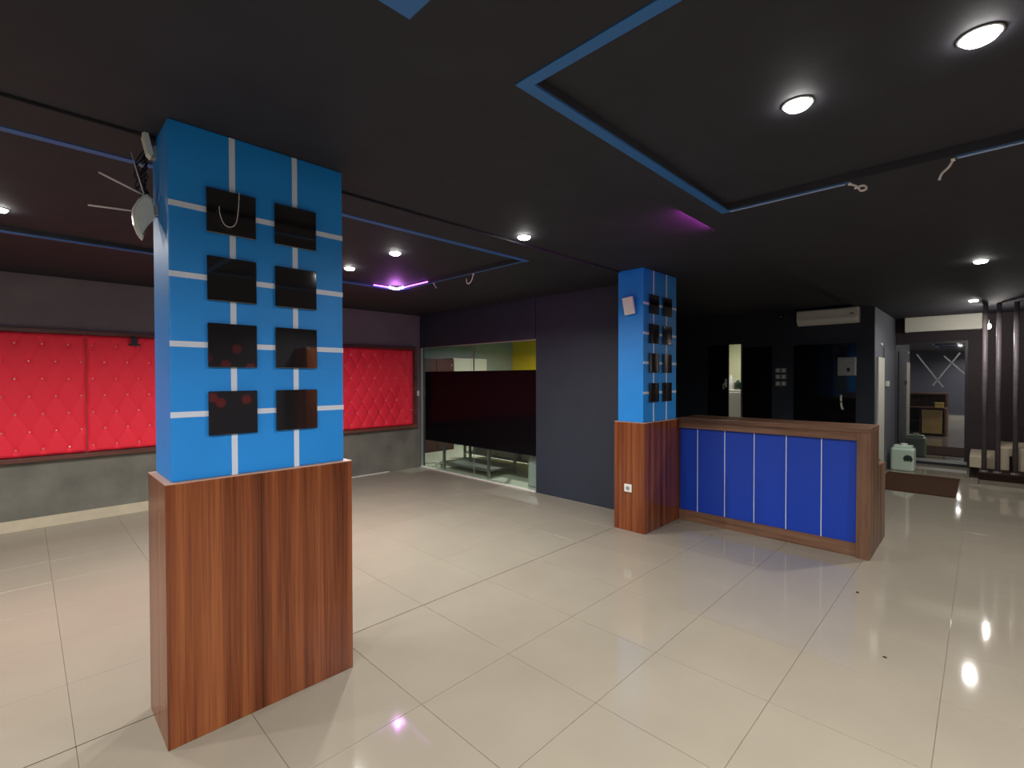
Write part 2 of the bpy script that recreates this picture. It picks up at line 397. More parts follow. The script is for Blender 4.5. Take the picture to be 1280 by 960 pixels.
box('rocker', 4.888, 4.919, Y_RED-.017, Y_RED-.012, 1.29, 1.34, 'white_plastic', sw, .002)

# ------------------------------------------------------------------ glass partition
gp = struct(link('window_1', None, loc=Vector((X_GLASS, 5.8, 0))), 'tall glass partition with a wide black film band')
gx0, gx1 = X_GLASS+.03, X_GLASS+.042
for a, b in ((4.42, 5.748), (5.752, 7.165)):
    pane = box('pane', gx0, gx1, a+.003, b-.003, .012, 2.118, 'glass', gp)
box('film_band', gx0-.003, gx0-.001, 4.425, 7.05, .495, 1.697, 'film', gp)
box('top_channel', X_GLASS+.02, X_GLASS+.05, 4.42, 7.165, 2.112, 2.125, 'alu', gp)
box('floor_channel', X_GLASS-.004, X_GLASS+.055, 4.42, 7.165, 0.0005, .014, 'white', gp)
box('side_channel', X_GLASS+.005, X_GLASS+.05, 7.145, 7.166, .014, 2.112, 'alu', gp)
box('joint_strip', gx0-.004, gx1+.003, 5.745, 5.755, 1.70, 2.112, 'alu', gp)
box('joint_strip', gx0+.001, gx1-.001, 5.7485, 5.7515, .014, 1.695, 'grey_plastic', gp)

# ------------------------------------------------------------------ pillars
MIRX = ((.580, .785), (.869, 1.074)); MIRZ = (2.347, 2.042, 1.740, 1.431)
VERT = (.688, .971)
def mirror_mesh():
    bm = bmesh.new(); abox(bm, -.102, .102, -.005, .005, -.1, .1)
    bmesh.ops.bevel(bm, geom=list(bm.edges), offset=.0025, segments=1, affect='EDGES')
    me = bpy.data.meshes.new('mirror_tile'); bm.to_mesh(me); bm.free(); me.materials.append(MATS['mirror']); return me
MIR = mirror_mesh()
def pillar(dx, yf, depth, zb, label, base, shaft, tilts):
    bx0, bx1 = base; sx0, sx1 = shaft
    t = thing('pillar', label, 'pillar', ((bx0+bx1)/2, yf+depth/2, 0), 'blue pillars clad in wood below')
    b = box('wood_cladding', bx0, bx1, yf, yf+depth, 0.0005, zb-.004, 'wood', t, .0025)
    box('top_edge', bx0, bx1, yf, yf+depth, zb-.004, zb, 'wood_edge', b)
    ys = yf+.03; s = box('shaft', sx0, sx1, ys, yf+depth-.03, zb, Z_UP-.001, 'blue', t, .006)
    for x in VERT: box('stripe', dx+x-.0125, dx+x+.0125, ys-.0012, ys+.002, zb, Z_UP-.005, 'white_stripe', s)
    for z in MIRZ: box('stripe', sx0, sx1, ys-.0014, ys+.002, z-.0125, z+.0125, 'white_stripe', s)
    k = 0
    for z in MIRZ:
        for a, c in MIRX:
            o = link('mirror_tile', MIR, parent=t, loc=Vector((dx+(a+c)/2, ys-.011, z))-t.location)
            o.rotation_euler = (math.radians(tilts[k][0]), 0, math.radians(tilts[k][1])); k += 1
            bm = bmesh.new(); abox(bm, dx+(a+c)/2-.02, dx+(a+c)/2+.02, ys-.008, ys, z-.02, z+.02)
            from_bm('standoff', bm, 'dark_plastic', t)
    return t
tl = lambda s: [(random.uniform(-s, s), random.uniform(-s, s)) for _ in range(8)]
pillar(0, 2.463, .395, 1.14, 'large blue pillar in the foreground with wood cladding below', (.414, 1.254), (.441, 1.223), tl(.5))
pillar(3.93, 2.433, .355, 1.128, 'smaller looking far blue pillar beside the reception counter', (4.38, 5.19), (4.408, 5.135), tl(.8))
# wire hooked over the top left black tile of the near pillar
q = [aty(px, py, 2.455) for px, py in ((299, 241), (298, 262), (295, 279), (288, 284), (280, 280), (275, 268), (274, 258))]
tag(tube('bent_wire', smooth_curve(q), .0018, 'cable_white'), 'thin bent wire hanging over the top left black tile', 'wire')
so = thing('power_outlet', 'white square power outlet on the wood of the far pillar', 'outlet', (4.38, 2.617, .405))
box('plate', 4.368, 4.3795, 2.575, 2.66, .405, .485, 'white', so, .004)
bm = bmesh.new(); lathe(bm, (0, 0, 0), [(.022, 0), (.022, .004)], 20)
for v in bm.verts: v.co = Vector((4.368-v.co.z, 2.617+v.co.x, .445+v.co.y))
from_bm('socket_face', bm, 'grey_plastic', so)
for s in (-1, 1): box('pin_hole', 4.3628, 4.3635, 2.617+s*.009-.003, 2.617+s*.009+.003, .442, .448, 'dark_plastic', so)
# white box speaker on the far pillar
sp = thing('wall_speaker', 'small white box mounted high on the far blue pillar', 'speaker', (4.40, 2.605, 2.23))
bm = bmesh.new(); abox(bm, -.016, .016, -.06, .06, -.09, .09, .01)
bmesh.ops.rotate(bm, verts=bm.verts, cent=(0, 0, 0), matrix=Matrix.Rotation(math.radians(-6), 3, 'X') @ Matrix.Rotation(math.radians(-8), 3, 'Y'))
bmesh.ops.translate(bm, verts=bm.verts, vec=(4.366, 2.605, 2.325)); from_bm('body', bm, 'white_plastic', sp)
box('bracket', 4.378, 4.4075, 2.59, 2.62, 2.30, 2.345, 'grey_plastic', sp)

# ------------------------------------------------------------------ router, adapter and cables on the near pillar
ro = thing('wifi_router', 'white curved router with long antennas on the near pillar side', 'router', (.40, 2.72, 2.24))
R_ = [aty(px, py, 2.72) for px, py in ((183, 244), (190, 250), (193, 258), (194.5, 271), (190, 273), (185, 278), (181, 288), (178, 300), (175, 297), (171, 291), (167, 281), (165, 270), (166, 259), (171, 251), (177, 246))]
bm = bmesh.new(); prism(bm, [(p.x, p.z) for p in R_], 'y', 2.695, 2.745)
bmesh.ops.bevel(bm, geom=[e for e in bm.edges if abs(e.verts[0].co.y-e.verts[1].co.y) < .001], offset=.008, segments=3, affect='EDGES')
from_bm('body', bm, 'white_plastic', ro)
def pt(px, py, y): return aty(px, py, y)
tube('antenna', [pt(170, 264, 2.72), pt(110, 256, 2.72)], .0042, 'cable_white', ro)
tube('antenna', [pt(180, 244, 2.735), pt(123, 215, 2.735)], .0042, 'cable_white', ro)
tube('antenna', [pt(180, 243, 2.705), pt(172, 218, 2.705), pt(164, 190, 2.705)], .0025, 'cable_white', ro)
box('mount', .395, .4405, 2.70, 2.74, 2.335, 2.375, 'grey_plastic', ro)
for px, py in ((183, 261), (176, 278)):
    c = pt(px, py, 2.694); box('status_light', c.x-.004, c.x+.004, 2.692, 2.6965, c.z-.003, c.z+.003, 'white', ro)
ad = thing('power_adapter', 'white slanted adapter box hanging above the router', 'adapter', (.40, 2.74, 2.60))
A_ = [pt(px, py, 2.74) for px, py in ((176.5, 168), (183.5, 165.5), (190.5, 194), (188, 198.5), (183, 193))]
bm = bmesh.new(); prism(bm, [(p.x, p.z) for p in A_], 'y', 2.715, 2.765); from_bm('body', bm, 'white_plastic', ad)
A2 = [pt(px, py, 2.74) for px, py in ((190.5, 194), (188, 198.5), (199.8, 200.5), (199.8, 182), (188.5, 186))]
bm = bmesh.new(); prism(bm, [(p.x, p.z) for p in A2], 'y', 2.722, 2.76); from_bm('holder', bm, 'grey_plastic', ad)
cb = thing('cable_bundle', 'tangle of thin black cables running up the near pillar', 'cables', (.42, 2.82, 2.3))
for i in range(9):
    pts = []
    zt = 2.66 if i < 6 else 2.60
    x_, y_ = .425-random.random()*.02, 2.805+random.uniform(-.015, .012)
    n = 6
    for k in range(n+1):
        z = 2.40+(zt-2.40)*k/n
        s = math.sin(math.pi*k/n)
        pts.append((x_-s*random.uniform(.0, .055), y_+random.uniform(-.01, .01)*s, z))
    tube('cable', smooth_curve(pts, 4), .003, 'cable', cb, 6)
for px, py in ((192, 161), (177, 207), (175, 149)):
    c = pt(px, py, 2.77); bm = bmesh.new(); bmesh.ops.create_icosphere(bm, subdivisions=2, radius=.008)
    bmesh.ops.translate(bm, verts=bm.verts, vec=c); from_bm('connector', bm, 'grey_plastic', cb, True)

# ------------------------------------------------------------------ reception counter
ct = thing('reception_counter', 'wood framed reception counter with blue front panel', 'counter', (5.5, 1.56, 0))
xf, ye, yw, zt = 5.14, .69, 2.428, 1.145
box('top_ledge', xf-.02, 5.58, ye, yw, 1.10, zt, 'wood_rail', ct, .004)
box('top_rail', xf-.012, xf+.05, ye+.1, yw, 1.03, 1.10, 'wood_rail', ct, .002)
box('kick_rail', xf, xf+.05, ye+.1, yw, .0005, .118, 'wood_rail', ct, .002)
bm = bmesh.new(); prism(bm, [(xf-.035, .0005), (5.30, .0005), (5.30, 1.10), (xf-.02, 1.10), (xf-.02, .95)], 'y', ye, ye+.1); from_bm('end_post', bm, 'wood_counter', ct)
bm = bmesh.new(); prism(bm, [(5.30, .0005), (6.0, .0005), (6.0, .745), (5.58, .765), (5.58, 1.10), (5.30, 1.10)], 'y', ye+.002, ye+.045); from_bm('end_panel', bm, 'wood_counter', ct)
ly = [.79, 1.064, 1.357, 1.647, 1.937, 2.227, yw]
for i in range(6): box('blue_panel', xf+.022, xf+.04, ly[i]+.004, ly[i+1]-.004, .118, 1.03, 'counter_blue', ct)
for y in ly[1:-1]: box('white_strip', xf+.0195, xf+.03, y-.0035, y+.0035, .118, 1.03, 'white_stripe', ct)
box('back_board', xf+.04, xf+.06, ye+.1, yw, .118, 1.10, 'wood_counter', ct)
box('desk_top', xf+.06, 6.02, ye+.045, yw, .735, .765, 'wood_rail', ct, .003)
for y in (1.23, 1.85, 2.40): box('divider', 5.30, 5.99, y-.01, y+.01, .0005, .735, 'wood_counter', ct)
box('bottom_shelf', 5.30, 5.98, ye+.045, 2.39, .05, .07, 'wood_rail', ct)
for y in (1.23+.012, 1.85+.012): box('shelf', 5.30, 5.95, y, y+.53, .38, .40, 'wood_rail', ct)
cbx = thing('cardboard_box', 'plain cardboard box stored inside the back of the counter', 'box', (5.82, .98, .07))
box('carton', 5.66, 5.985, .775, 1.19, .0705, .58, 'cardboard', cbx, .004)
box('lid_flap', 5.65, 5.99, .77, 1.195, .58, .70, 'cardboard', cbx, .003)
yb = thing('paper_box', 'small yellow box on the desk behind the counter', 'box', (5.85, .84, .766))
box('body', 5.78, 5.95, .755, .93, .7655, .87, 'yellow_box', yb, .003); box('lid', 5.775, 5.955, .75, .935, .87, .895, 'yellow_box', yb, .003)

# ------------------------------------------------------------------ back wall fittings
d3 = struct(link('door_3', None, loc=Vector((X_B, 3.5, 0))), 'black sliding door half open behind the counter')
box('door_leaf', X_B+.02, X_B+.055, y1o, 3.75, .005, dz, 'black_gloss', d3)
p = atx(908, 478, X_B)
def lever(parent, x, y, z, m='white_plastic'):
    bm = bmesh.new(); abox(bm, x-.012, x, y-.02, y+.02, z-.06, z+.10, .005); o = from_bm('handle', bm, m, parent)
    bm = bmesh.new(); atube(bm, smooth_curve([(x-.01, y, z+.02), (x-.05, y, z+.02), (x-.055, y+.03, z-.02), (x-.055, y+.02, z-.09)], 4), .012); from_bm('grip', bm, m, o, True)
lever(d3, X_B+.02, 3.405, 1.46)
d4 = struct(link('door_4', None, loc=Vector((X_B, 1.9, 0))), 'glossy black glass door in the wall behind the counter')
box('door_leaf', X_B-.012, X_B-.0005, 1.42, 2.28, .005, 2.12, 'black_gloss', d4)
box('door_leaf', X_B-.010, X_B-.0005, 2.62, 3.10, .005, 2.12, 'black_gloss', d4)
bm = bmesh.new(); p = atx(1052, 503, X_B)
atube(bm, smooth_curve([(X_B-.012, p.y, p.z+.10), (X_B-.05, p.y, p.z+.10), (X_B-.05, p.y, p.z), (X_B-.05, p.y-.015, p.z-.09), (X_B-.02, p.y-.02, p.z-.10)], 5), .016); from_bm('handle', bm, 'white_plastic', d4, True)
for i, py in enumerate((463, 471, 479.5)):
    for j, px in enumerate((972.5, 979.8)):
        p = atx(px, py, X_B)
        t = thing('switch_plate', ['upper', 'middle', 'lower'][i]+[' left', ' right'][j]+' white switch plate of the six behind the counter', 'switch', (X_B, p.y, p.z-.04), 'six switch plates')
        box('plate', X_B-.01, X_B-.0005, p.y-.04, p.y+.04, p.z-.04, p.z+.04, 'grey_plastic', t, .003)
        box('rocker', X_B-.015, X_B-.01, p.y-.018, p.y+.018, p.z-.025, p.z+.025, 'white_plastic', t, .002)
eb = thing('electrical_box', 'grey metal electrical box on the wall behind the counter', 'electrical box', (X_B, 1.53, 1.61))
a, b = atx(1048.5, 447, X_B), atx(1071, 469.5, X_B)
box('casing', X_B-.09, X_B-.0005, b.y, a.y, b.z, a.z, 'grey_plastic', eb, .006)
box('cover', X_B-.098, X_B-.09, b.y+.012, a.y-.012, b.z+.012, a.z-.012, 'grey_plastic', eb, .003)
c = atx(1060.5, 462, X_B-.1); box('breaker_lever', X_B-.108, X_B-.098, c.y-.018, c.y+.018, c.z-.03, c.z+.03, 'dark_plastic', eb, .003)
ac = thing('air_conditioner', 'white split air conditioner high on the wall behind the counter', 'air conditioner', (X_B, 1.78, 2.44))
a, b = atx(998, 389, X_B-.1), atx(1074, 402, X_B-.1)
y0, y1, z0, z1 = b.y, a.y, 2.425, 2.665
bm = bmesh.new(); prism(bm, [(X_B-.0005, z0+.02), (X_B-.10, z0), (X_B-.17, z0+.03), (X_B-.20, z0+.09), (X_B-.20, z1-.02), (X_B-.18, z1), (X_B-.0005, z1)], 'y', y0, y1)
from_bm('casing', bm, 'white', ac)
bm = bmesh.new(); prism(bm, [(X_B-.172, z0+.024), (X_B-.205, z0+.085), (X_B-.202, z0+.088), (X_B-.168, z0+.03)], 'y', y0+.04, y1-.04); from_bm('louvre', bm, 'white_plastic', ac)
box('panel_seam', X_B-.2015, X_B-.1995, y0+.02, y1-.02, z0+.118, z0+.122, 'grey_plastic', ac)
box('display', X_B-.2015, X_B-.1995, y0+.05, y0+.11, z0+.135, z0+.15, 'dark_plastic', ac)
sb = thing('ceiling_sensor', 'small grey sensor high on the wall left of the air conditioner', 'sensor', (X_B, 2.44, 2.6))
p = atx(977, 396, X_B); bm = bmesh.new(); lathe(bm, (0, 0, 0), [(.04, 0), (.04, .02), (.025, .05), (.01, .055)], 16)
for v in bm.verts: v.co = Vector((X_B-.0005-v.co.z, p.y+v.co.x, p.z+v.co.y))
from_bm('dome', bm, 'dark_plastic', sb, True); box('lens', X_B-.06, X_B-.054, p.y-.008, p.y+.008, p.z-.008, p.z+.008, 'grey_plastic', sb)
# kitchen things seen through the opening
fg = thing('white_cabinet', 'white cabinet seen through the narrow kitchen opening', 'cabinet', (10.3, 3.6, 0))
box('body', 10.1, 10.7, 3.2, 4.3, .0005, 1.33, 'white_wall', fg, .006); box('door', 10.085, 10.1, 3.22, 4.28, .05, 1.28, 'white', fg, .003)
box('handle', 10.07, 10.085, 3.26, 3.28, .8, 1.1, 'grey_plastic', fg)
for i, (y, r, h, m) in enumerate(((3.50, .05, .36, 'bottle_dark'), (3.64, .07, .22, 'bottle_dark'), (3.78, .06, .30, 'bottle_clear'))):
    t = thing('bottle', ['tall dark bottle', 'short dark bottle', 'pale bottle'][i]+' on the white kitchen cabinet', 'bottle', (10.4, y, 1.331), 'bottles on the kitchen cabinet')
    bm = bmesh.new(); lathe(bm, (10.4, y, 1.331), [(r*.9, 0), (r, .02), (r, h*.6), (r*.4, h*.78), (r*.36, h*.93)], 16); from_bm('body', bm, m, t, True)
    bm = bmesh.new(); lathe(bm, (10.4, y, 1.331), [(r*.42, h*.93), (r*.42, h)], 12); from_bm('cap', bm, 'white', t)

# ------------------------------------------------------------------ corridor: white jamb, end door, air curtain
d2 = struct(link('door_2', None, loc=Vector((9.8, 1.19, 0))), 'corridor door with a white jamb beyond the counter')
box('jamb', 9.32, 9.95, 1.165, 1.1895, .0005, 1.90, 'white_wall', d2, .003)
box('door_leaf', 10.0, 11.15, 1.175, 1.1895, .005, 2.08, 'wall_grey', d2, .003)
box('handle', 10.12, 10.24, 1.13, 1.175, 1.43, 1.52, 'white_plastic', d2, .006)
bm = bmesh.new(); bmesh.ops.create_icosphere(bm, subdivisions=2, radius=.03); bmesh.ops.translate(bm, verts=bm.verts, vec=(9.63, 1.178, 2.11)); from_bm('bolt', bm, 'white_plastic', d2, True)
d1 = struct(link('door_1', None, loc=Vector((X_END, .7, 0))), 'dark reflecting glass entrance door at the end of the hall')
box('pane', X_END+.0, X_END+.012, .235, 1.188, .10, 2.19, 'door_glass', d1)
box('sill', X_END-.03, X_END+.05, .2, 1.188, .0005, .05, 'frame_dark', d1); box('sill_plate', X_END-.035, X_END+.0, .2, 1.188, .05, .10, 'alu', d1)
box('top_frame', X_END-.02, X_END+.04, .2, 1.188, 2.19, 2.225, 'frame_dark', d1)
box('side_frame', X_END-.02, X_END+.04, .2, .235, .05, 2.19, 'frame_dark', d1)
for (ax, ay), (bx_, by_) in (((1146, 443), (1179, 484)), ((1166, 482), (1200, 441)), ((1180, 445), (1207, 468))):
    A, B = atx(ax, ay, X_END-.004), atx(bx_, by_, X_END-.004); d = (B-A).normalized(); n = Vector((0, -d.z, d.y))*.011
    bm = bmesh.new(); prism(bm, [(q.y, q.z) for q in (A+n, A-n, B-n, B+n)], 'x', X_END-.003, X_END-.0005); from_bm('tape_strip', bm, 'grey_plastic', d1)
A, B = atx(1131, 396, 11.3), atx(1228, 412, 11.3)
cu = thing('air_curtain', 'long pale air curtain above the glass entrance door', 'air curtain', (11.42, (A.y+B.y)/2, 2.38))
box('casing', 11.3, X_END-.001, B.y, A.y, 2.40, 2.665, 'white_wall', cu, .012)
box('outlet_grille', 11.33, 11.45, B.y+.05, A.y-.05, 2.392, 2.40, 'dark_plastic', cu)
# mat, jug
mt = tag(box('door_mat', 8.52, 10.12, .25, 1.13, .0005, .012, 'mat_brown', bev=.004), 'brown rectangular mat on the floor before the entrance', 'mat')
jg = thing('water_jug', 'pale square plastic jug with dark emblem beside the mat', 'jug', (10.5, .96, 0))
box('body', 10.36, 10.66, .81, 1.125, .0005, .385, 'jug', jg, .035)
box('shoulder', 10.39, 10.63, .84, 1.095, .37, .425, 'jug', jg, .02)
bm = bmesh.new(); lathe(bm, (10.51, .96, .42), [(.05, 0), (.05, .03), (.045, .035)], 18); from_bm('cap', bm, 'white', jg)
lg = []
for k in range(13):
    a = math.pi*k/12; r = .062*(1 if k % 2 == 0 else .78); lg.append((.895+r*math.cos(a)*1.05, .225+r*math.sin(a)))
bm = bmesh.new(); prism(bm, lg+[(.842, .185), (.86, .16), (.872, .19), (.895, .165), (.918, .19), (.93, .16), (.948, .185)], 'x', 10.357, 10.3598); from_bm('emblem', bm, 'logo_green', jg)
for i, (px, py) in enumerate(((1072, 741), (1106, 822))):
    c = atz(px, py, 0); bm = bmesh.new(); bmesh.ops.create_icosphere(bm, subdivisions=1, radius=.012)
    for v in bm.verts: v.co = Vector((c.x+v.co.x*(1.5-i*.6)*random.uniform(.7, 1.2), c.y+v.co.y*random.uniform(.6, 1.1), .0035+v.co.z*.25))
    tag(from_bm('floor_crumb', bm, 'mat_brown', origin=(c.x, c.y, 0)), ['dark flake of dirt on the floor close to the counter', 'small dark crumb on the floor tiles nearer the viewer'][i], 'dirt', 'dirt on the floor')

# ------------------------------------------------------------------ stairs and posts
st = thing('staircase', 'low stair with dark first step at the right edge', 'stairs', (10.6, -.7, 0))
box('step', 9.92, 11.5, -1.6, .035, .0005, .07, 'step_grey', st); box('tread', 9.90, 11.5, -1.6, .045, .07, .17, 'step_dark', st, .004)
box('step', 10.42, 11.5, -1.6, .15, .1705, .34, 'step_beige', st, .004)
box('step', 10.42, 11.5, -1.6, -.185, .34, .505, 'step_beige', st, .004); box('step', 10.42, 11.5, -1.6, -.48, .505, .67, 'step_beige', st, .004)
box('dark_gap_strip', 10.385, 10.418, -.36, -.285, .1705, .39, 'step_dark', st)  # dark strip standing in for the shaded gap by the steps
PL = ['first from the entrance door', 'second from the entrance door', 'third from the entrance door', 'fourth from the entrance door', 'fifth from the entrance door']
for i, y in enumerate((-.013, -.155, -.333, -.50, -.67)):
    t = thing('stair_post', 'brown floor to ceiling stair post, '+PL[i], 'post', (10.0, y, .17), 'stair posts')
    tube('tube', [(10, y, .1705), (10, y, Z_H-.0005)], .03, 'post', t, 14)
    bm = bmesh.new(); lathe(bm, (10, y, .1705), [(.05, 0), (.05, .012), (.036, .03)], 16); from_bm('foot_flange', bm, 'post', t)
def area(name, loc, power, size, col, parent, rot=(0, 0, 0), spread=150, shape='DISK'):
    l = bpy.data.lights.new(name, 'AREA'); l.energy = power; l.shape = shape; l.size = size; l.color = col; l.spread = math.radians(spread)
    o = bpy.data.objects.new(name, l); COL.objects.link(o); o.parent = parent; o.location = Vector(loc)-wl(parent); o.rotation_euler = rot; return o
def point(name, loc, power, rad, col, parent):
    l = bpy.data.lights.new(name, 'POINT'); l.energy = power; l.shadow_soft_size = rad; l.color = col
    o = bpy.data.objects.new(name, l); COL.objects.link(o); o.parent = parent; o.location = Vector(loc)-wl(parent); return o
p = atx(1234, 408, 10.35)
pb = thing('pendant_bulb', 'bare bright bulb hanging beside the stair posts', 'lamp', (p.x, p.y, p.z-.05))
bm = bmesh.new(); bmesh.ops.create_uvsphere(bm, u_segments=16, v_segments=10, radius=.045); bmesh.ops.translate(bm, verts=bm.verts, vec=p); from_bm('globe', bm, 'bulb', pb, True)
bm = bmesh.new(); lathe(bm, (p.x, p.y, p.z+.036), [(.022, 0), (.022, .06), (.012, .075)], 14); from_bm('socket', bm, 'white_plastic', pb)
tube('cord', [(p.x, p.y, p.z+.10), (p.x, p.y, Z_H-.0005)], .006, 'cable_white', pb)
point('bulb_light', (p.x-.0, p.y, p.z-.08), 6, .04, (1, .95, .88), pb)

# ------------------------------------------------------------------ downlights
def downlight(x, y, z, label, power=LAMP_W, r=.05, spread=160):
    t = thing('downlight', label, 'downlight', (x, y, z), 'round recessed downlights')
    bm = bmesh.new(); lathe(bm, (x, y, z), [(r, -.0005), (r+.009, -.0015), (r+.008, -.004), (r, -.006), (r-.004, -.003)], 32)
    from_bm('trim_ring', bm, 'grey_plastic', t, True)
    bm = bmesh.new(); lathe(bm, (x, y, z), [(r-.003, -.0035), (r-.003, -.010), (r*.8, -.018), (r*.45, -.022)], 28); from_bm('lens', bm, 'lamp_disc', t)
    area('lamp', (x, y, z-.026), power, r*1.8, (1, .965, .92), t, spread=spread); return t
def px_light(px, py, z, label, **k):
    p = atz(px, py, z-.008); return downlight(p.x, p.y, z, label, **k)
px_light(1225, 47, ZT_H, 'largest downlight at the upper right corner of the view')
px_light(997, 132, ZT_H, 'downlight in the blue edged tray, second from the upper right')
px_light(655, 297, Z_UP, 'downlight in the ceiling above the black film partition', power=LAMP_W*.7)
px_light(494, 317, ZT_L, 'downlight in the far tray, right of the near pillar', power=LAMP_W*2.4)
px_light(437, 336, ZT_L, 'downlight half hidden by the edge of the near pillar', power=LAMP_W*2.4)
px_light(-3, 262, ZT_L, 'downlight cut by the left edge of the view')
px_light(1226, 327, Z_H, 'downlight over the passage toward the entrance', power=LAMP_W*1.7)
px_light(1217, 376, Z_H, 'farthest downlight just before the air curtain', power=LAMP_W*.9)
downlight(-.32, 4.16, ZT_L, 'downlight in the far tray beyond the left edge')
downlight(-.17, .02, ZT_H, 'downlight above the viewer, right one of the pair')
downlight(-.17, .60, ZT_H, 'downlight above the viewer, left one of the pair')
for x_, y_, z_, n_, k_ in ((-2.6, .3, Z_H, 'in the hall left of the viewer', 2.5), (-2.6, 4.2, Z_L, 'at the outer end of the far room', 1.5), (-2.6, -1.9, Z_H, 'in the rear corner of the hall', 1),
                       (.4, -1.9, Z_H, 'close behind the viewer', 1), (3.3, -1.9, Z_H, 'by the wall opposite the pillars', 1)):
    downlight(x_, y_, z_, 'added unseen downlight behind the view, '+n_, power=REAR_W*k_, r=.085)  # unseen lamps, guessed and added to brighten the pillars and walls
downlight(7.2, 6.6, Z_UP, 'downlight of the room behind the glass', power=34)
downlight(10.0, 3.6, Z_UP, 'downlight of the small kitchen', power=11)

# ------------------------------------------------------------------ LED strips and dangling ends
xr, yr = T_L[1]-.05, T_L[3]-.05
lp = thing('purple_led_strip', 'glowing purple light strip in the corner of the far tray', 'light strip', (xr, yr, Z_L))
zc = Z_L+.012
box('strip', xr-.35, xr-.06, yr-.006, yr-.0005, zc-.006, zc+.006, 'purple_led', lp)
box('strip', xr-.006, xr-.0005, yr-.62, yr-.06, zc-.006, zc+.006, 'purple_led', lp)
bm = bmesh.new(); atube(bm, smooth_curve([(xr-.14, yr-.01, zc), (xr-.09, yr-.03, zc-.012), (xr-.05, yr-.05, zc-.014), (xr-.012, yr-.12, zc)], 4), .014); from_bm('bright_end', bm, 'purple_hot', lp, True)
point('glow', (xr-.12, yr-.12, zc-.05), 2.6, .03, (.72, .2, 1), lp)
cv = thing('purple_cove_strip', 'purple light strip hidden above the ceiling edge before the far pillar', 'light strip', (3.35, 1.38, Z_H+.012))
box('strip', 3.0, 3.7, 1.375, 1.39, Z_H+.0125, Z_H+.017, 'purple_cove', cv)
al = area('glow', (3.35, 1.40, Z_H+.024), 1.6, .5, (.85, .08, .8), cv, rot=(math.radians(90), 0, 0), spread=120, shape='RECTANGLE'); al.data.size_y = .012
def dangling(name, base, pts, label, r=.006):
    t = thing(name, label, 'wire', base, 'loose ends of light strips')
    tube('ribbon', smooth_curve([Vector(base)+Vector(q) for q in pts], 5), r, 'cable_white', t, 6)
    box('end_clip', base[0]-.008, base[0]+.008, base[1]-.008, base[1]+.008, base[2]-.006, base[2]+.004, 'white_plastic', t); return t
w1 = atz(1062, 229, Z_H-.012); xi = T_H1[1]-.025
dangling('loose_wire', (xi, w1.y, Z_H-.014), [(0, 0, 0), (0, -.03, -.02), (.0, -.05, -.05), (0, -.075, -.045), (0, -.06, -.025), (0, -.02, -.03)], 'curled loose wire end at the right tray edge')
dangling('loose_wire', (xi, .115, Z_H-.014), [(0, 0, 0), (0, .015, -.03), (0, .04, -.055), (0, .05, -.085)], 'straight loose wire end near the right side of the view')
dangling('loose_wire', (T_L[1]-.025, 3.83, Z_L-.014), [(0, 0, 0), (0, .02, -.05), (0, .06, -.085), (0, .1, -.08), (0, .11, -.03)], 'hooked loose wire end under the far tray near the partition')
dangling('loose_wire', (T_L[1]-.025, 4.52, Z_L-.014), [(0, 0, 0), (0, -.02, -.03), (0, -.05, -.06)], 'short loose wire end beside the purple light strip')
for nm, x, ya, yb_, lab in (('led_strip', xi, w1.y+.02, T_H1[3]-.06, 'unlit light strip along the right tray edge'), ('led_strip', xi, -.30, .10, 'unlit light strip at the far right of the tray edge')):
    tag(box(nm, x-.008, x+.008, ya, yb_, Z_H-.0125, Z_H-.0085, 'led_off'), lab, 'light strip', 'unlit light strips')

# ------------------------------------------------------------------ room behind the glass
tb = thing('steel_table', 'steel work table with lower shelf behind the glass partition', 'table', (5.5, 6.1, 0))
TX, TY = (5.13, 5.72), (5.56, 6.70)
for x in TX:
    for y in TY: box('leg', x-.02, x+.02, y-.02, y+.02, .0005, .83, 'steel', tb)
box('table_top', TX[0]-.03, TX[1]+.03, TY[0]-.03, TY[1]+.03, .83, .86, 'steel', tb, .004)
box('lower_shelf', TX[0]+.02, TX[1]-.02, TY[0]+.02, TY[1]-.02, .10, .125, 'steel', tb)
for x in TX: box('rail', x-.014, x+.014, TY[0]+.02, TY[1]-.02, .10, .13, 'steel', tb)
for y in TY: box('rail', TX[0]+.02, TX[1]-.02, y-.014, y+.014, .10, .13, 'steel', tb)
rk = thing('steel_rack', 'second steel rack farther behind the glass partition', 'rack', (6.2, 6.05, 0))
for x in (5.93, 6.50):
    for y in (5.0, 7.1): box('leg', x-.02, x+.02, y-.02, y+.02, .0005, 1.2, 'steel', rk)
for z in (.15, .80): box('shelf', 5.91, 6.52, 4.98, 7.12, z, z+.025, 'steel', rk)
for i, (y, w_, h) in enumerate(((5.12, .55, .40), (5.78, .5, .36), (6.4, .55, .42))):
    t = thing('storage_crate', ['white crate at the right end of the rear rack', 'white crate in the middle of the rear rack', 'white crate at the left end of the rear rack'][i], 'crate', (6.2, y+w_/2, .176), 'white crates on the rack')
    box('body', 5.99, 6.44, y, y+w_, .1755, .175+h, 'white_wall', t, .01); box('rim', 5.97, 6.46, y-.015, y+w_+.015, .175+h-.03, .175+h, 'white', t, .006)
gb = thing('water_bottle', 'clear ribbed water bottle standing behind the glass edge', 'bottle', (5.25, 4.66, 0))
pr = [(.10, .0005), (.125, .02)]
for k in range(6): pr += [(.128, .05+k*.055), (.117, .075+k*.055)]
pr += [(.126, .39), (.07, .45), (.035, .47), (.033, .50)]
bm = bmesh.new(); lathe(bm, (5.25, 4.66, 0), pr, 24); from_bm('body', bm, 'bottle_clear', gb, True)
bm = bmesh.new(); lathe(bm, (5.25, 4.66, .50), [(.037, 0), (.037, .03)], 16); from_bm('cap', bm, 'white', gb)
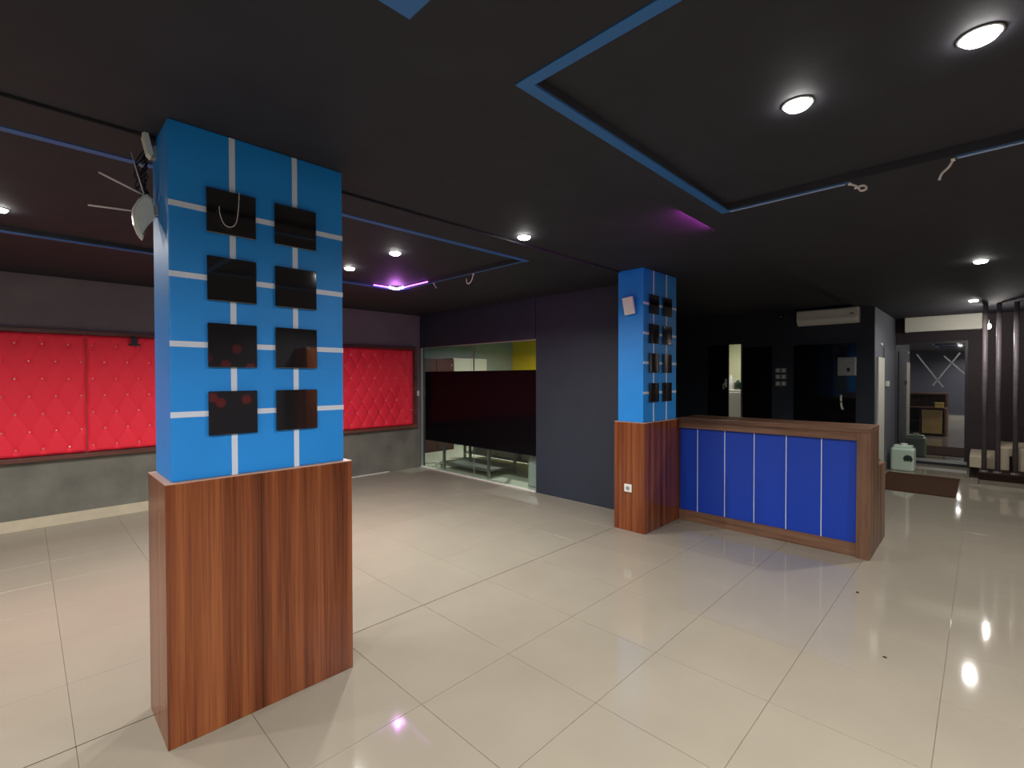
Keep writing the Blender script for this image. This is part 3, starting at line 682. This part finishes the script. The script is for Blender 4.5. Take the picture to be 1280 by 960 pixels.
for i, (px, py) in enumerate(((539, 582), (549, 583))):
    c = Vector((5.2, 6.72+.16*(1-i)+.12, 0)); t = thing('cleaning_bucket', ['small white pot on the floor by the glass corner', 'small grey pot next to the steel table leg'][i], 'pot', c, 'pots on the store floor')
    bm = bmesh.new(); lathe(bm, c, [(.035, .0005), (.048, .07), (.052, .075), (.047, .08)], 16); from_bm('body', bm, ['white', 'grey_plastic'][i], t, True)
wbd = thing('wall_cabinet', 'white wall cabinet behind the upper glass', 'cabinet', (7.25, 8.82, 1.4))
box('body', 6.73, 7.74, 8.45, 8.819, 1.2, 2.03, 'white', wbd, .006)
for s in (0, 1): box('door', 6.75+s*.495, 7.23+s*.495, 8.435, 8.45, 1.22, 2.01, 'white_wall', wbd, .003)
mc = thing('maroon_cabinet', 'dark maroon cupboard in the far left corner behind the glass', 'cupboard', (6.2, 8.6, 0))
box('body', 5.75, 6.70, 8.4, 8.819, .0005, 2.0, 'maroon', mc, .006)
for s in (0, 1): box('door', 5.76+s*.47, 6.22+s*.47, 8.385, 8.4, .05, 1.98, 'maroon', mc, .004)
box('knob', 6.60, 6.63, 8.36, 8.385, 1.85, 1.88, 'steel', mc)

# ------------------------------------------------------------------ opposite wall, seen only in the black tiles
def hexd(x, z, r, label):
    bm = bmesh.new(); prism(bm, [(x+r*math.cos(math.pi*k/3), z+r*math.sin(math.pi*k/3)) for k in range(6)], 'y', -3.0995, -3.092)
    tag(from_bm('hexagon_decal', bm, 'hex_red', origin=(x, -3.1, z-r)), label, 'wall decal', 'red hexagons on the dark wall')
hx = [(2.0, 1.32, 'upper left'), (2.11, 1.24, 'joined lower right'), (2.46, 1.28, 'right hand'), (2.25, 2.12, 'high middle'), (2.10, 1.88, 'high left'), (2.44, 1.84, 'high right'), (1.86, 1.98, 'high outer left'), (1.9, .98, 'low left')]
for x, z, n in hx: hexd(x, z, .075, n+' red hexagon decal on the wall opposite the pillars')
cbd = thing('tall_cabinet', 'tall brown cabinet against the wall opposite the pillars', 'cabinet', (3.6, -2.85, 0))
box('body', 3.03, 4.2, -3.0995, -2.65, .0005, 2.15, 'wood', cbd, .004)
for s in (0, 1): box('door', 3.04+s*.58, 3.6+s*.58, -2.65, -2.63, .05, 2.12, 'wood', cbd, .003)
for s in (0, 1): box('handle', 3.55+s*.08, 3.57+s*.08, -2.63, -2.605, 1.0, 1.25, 'steel', cbd)
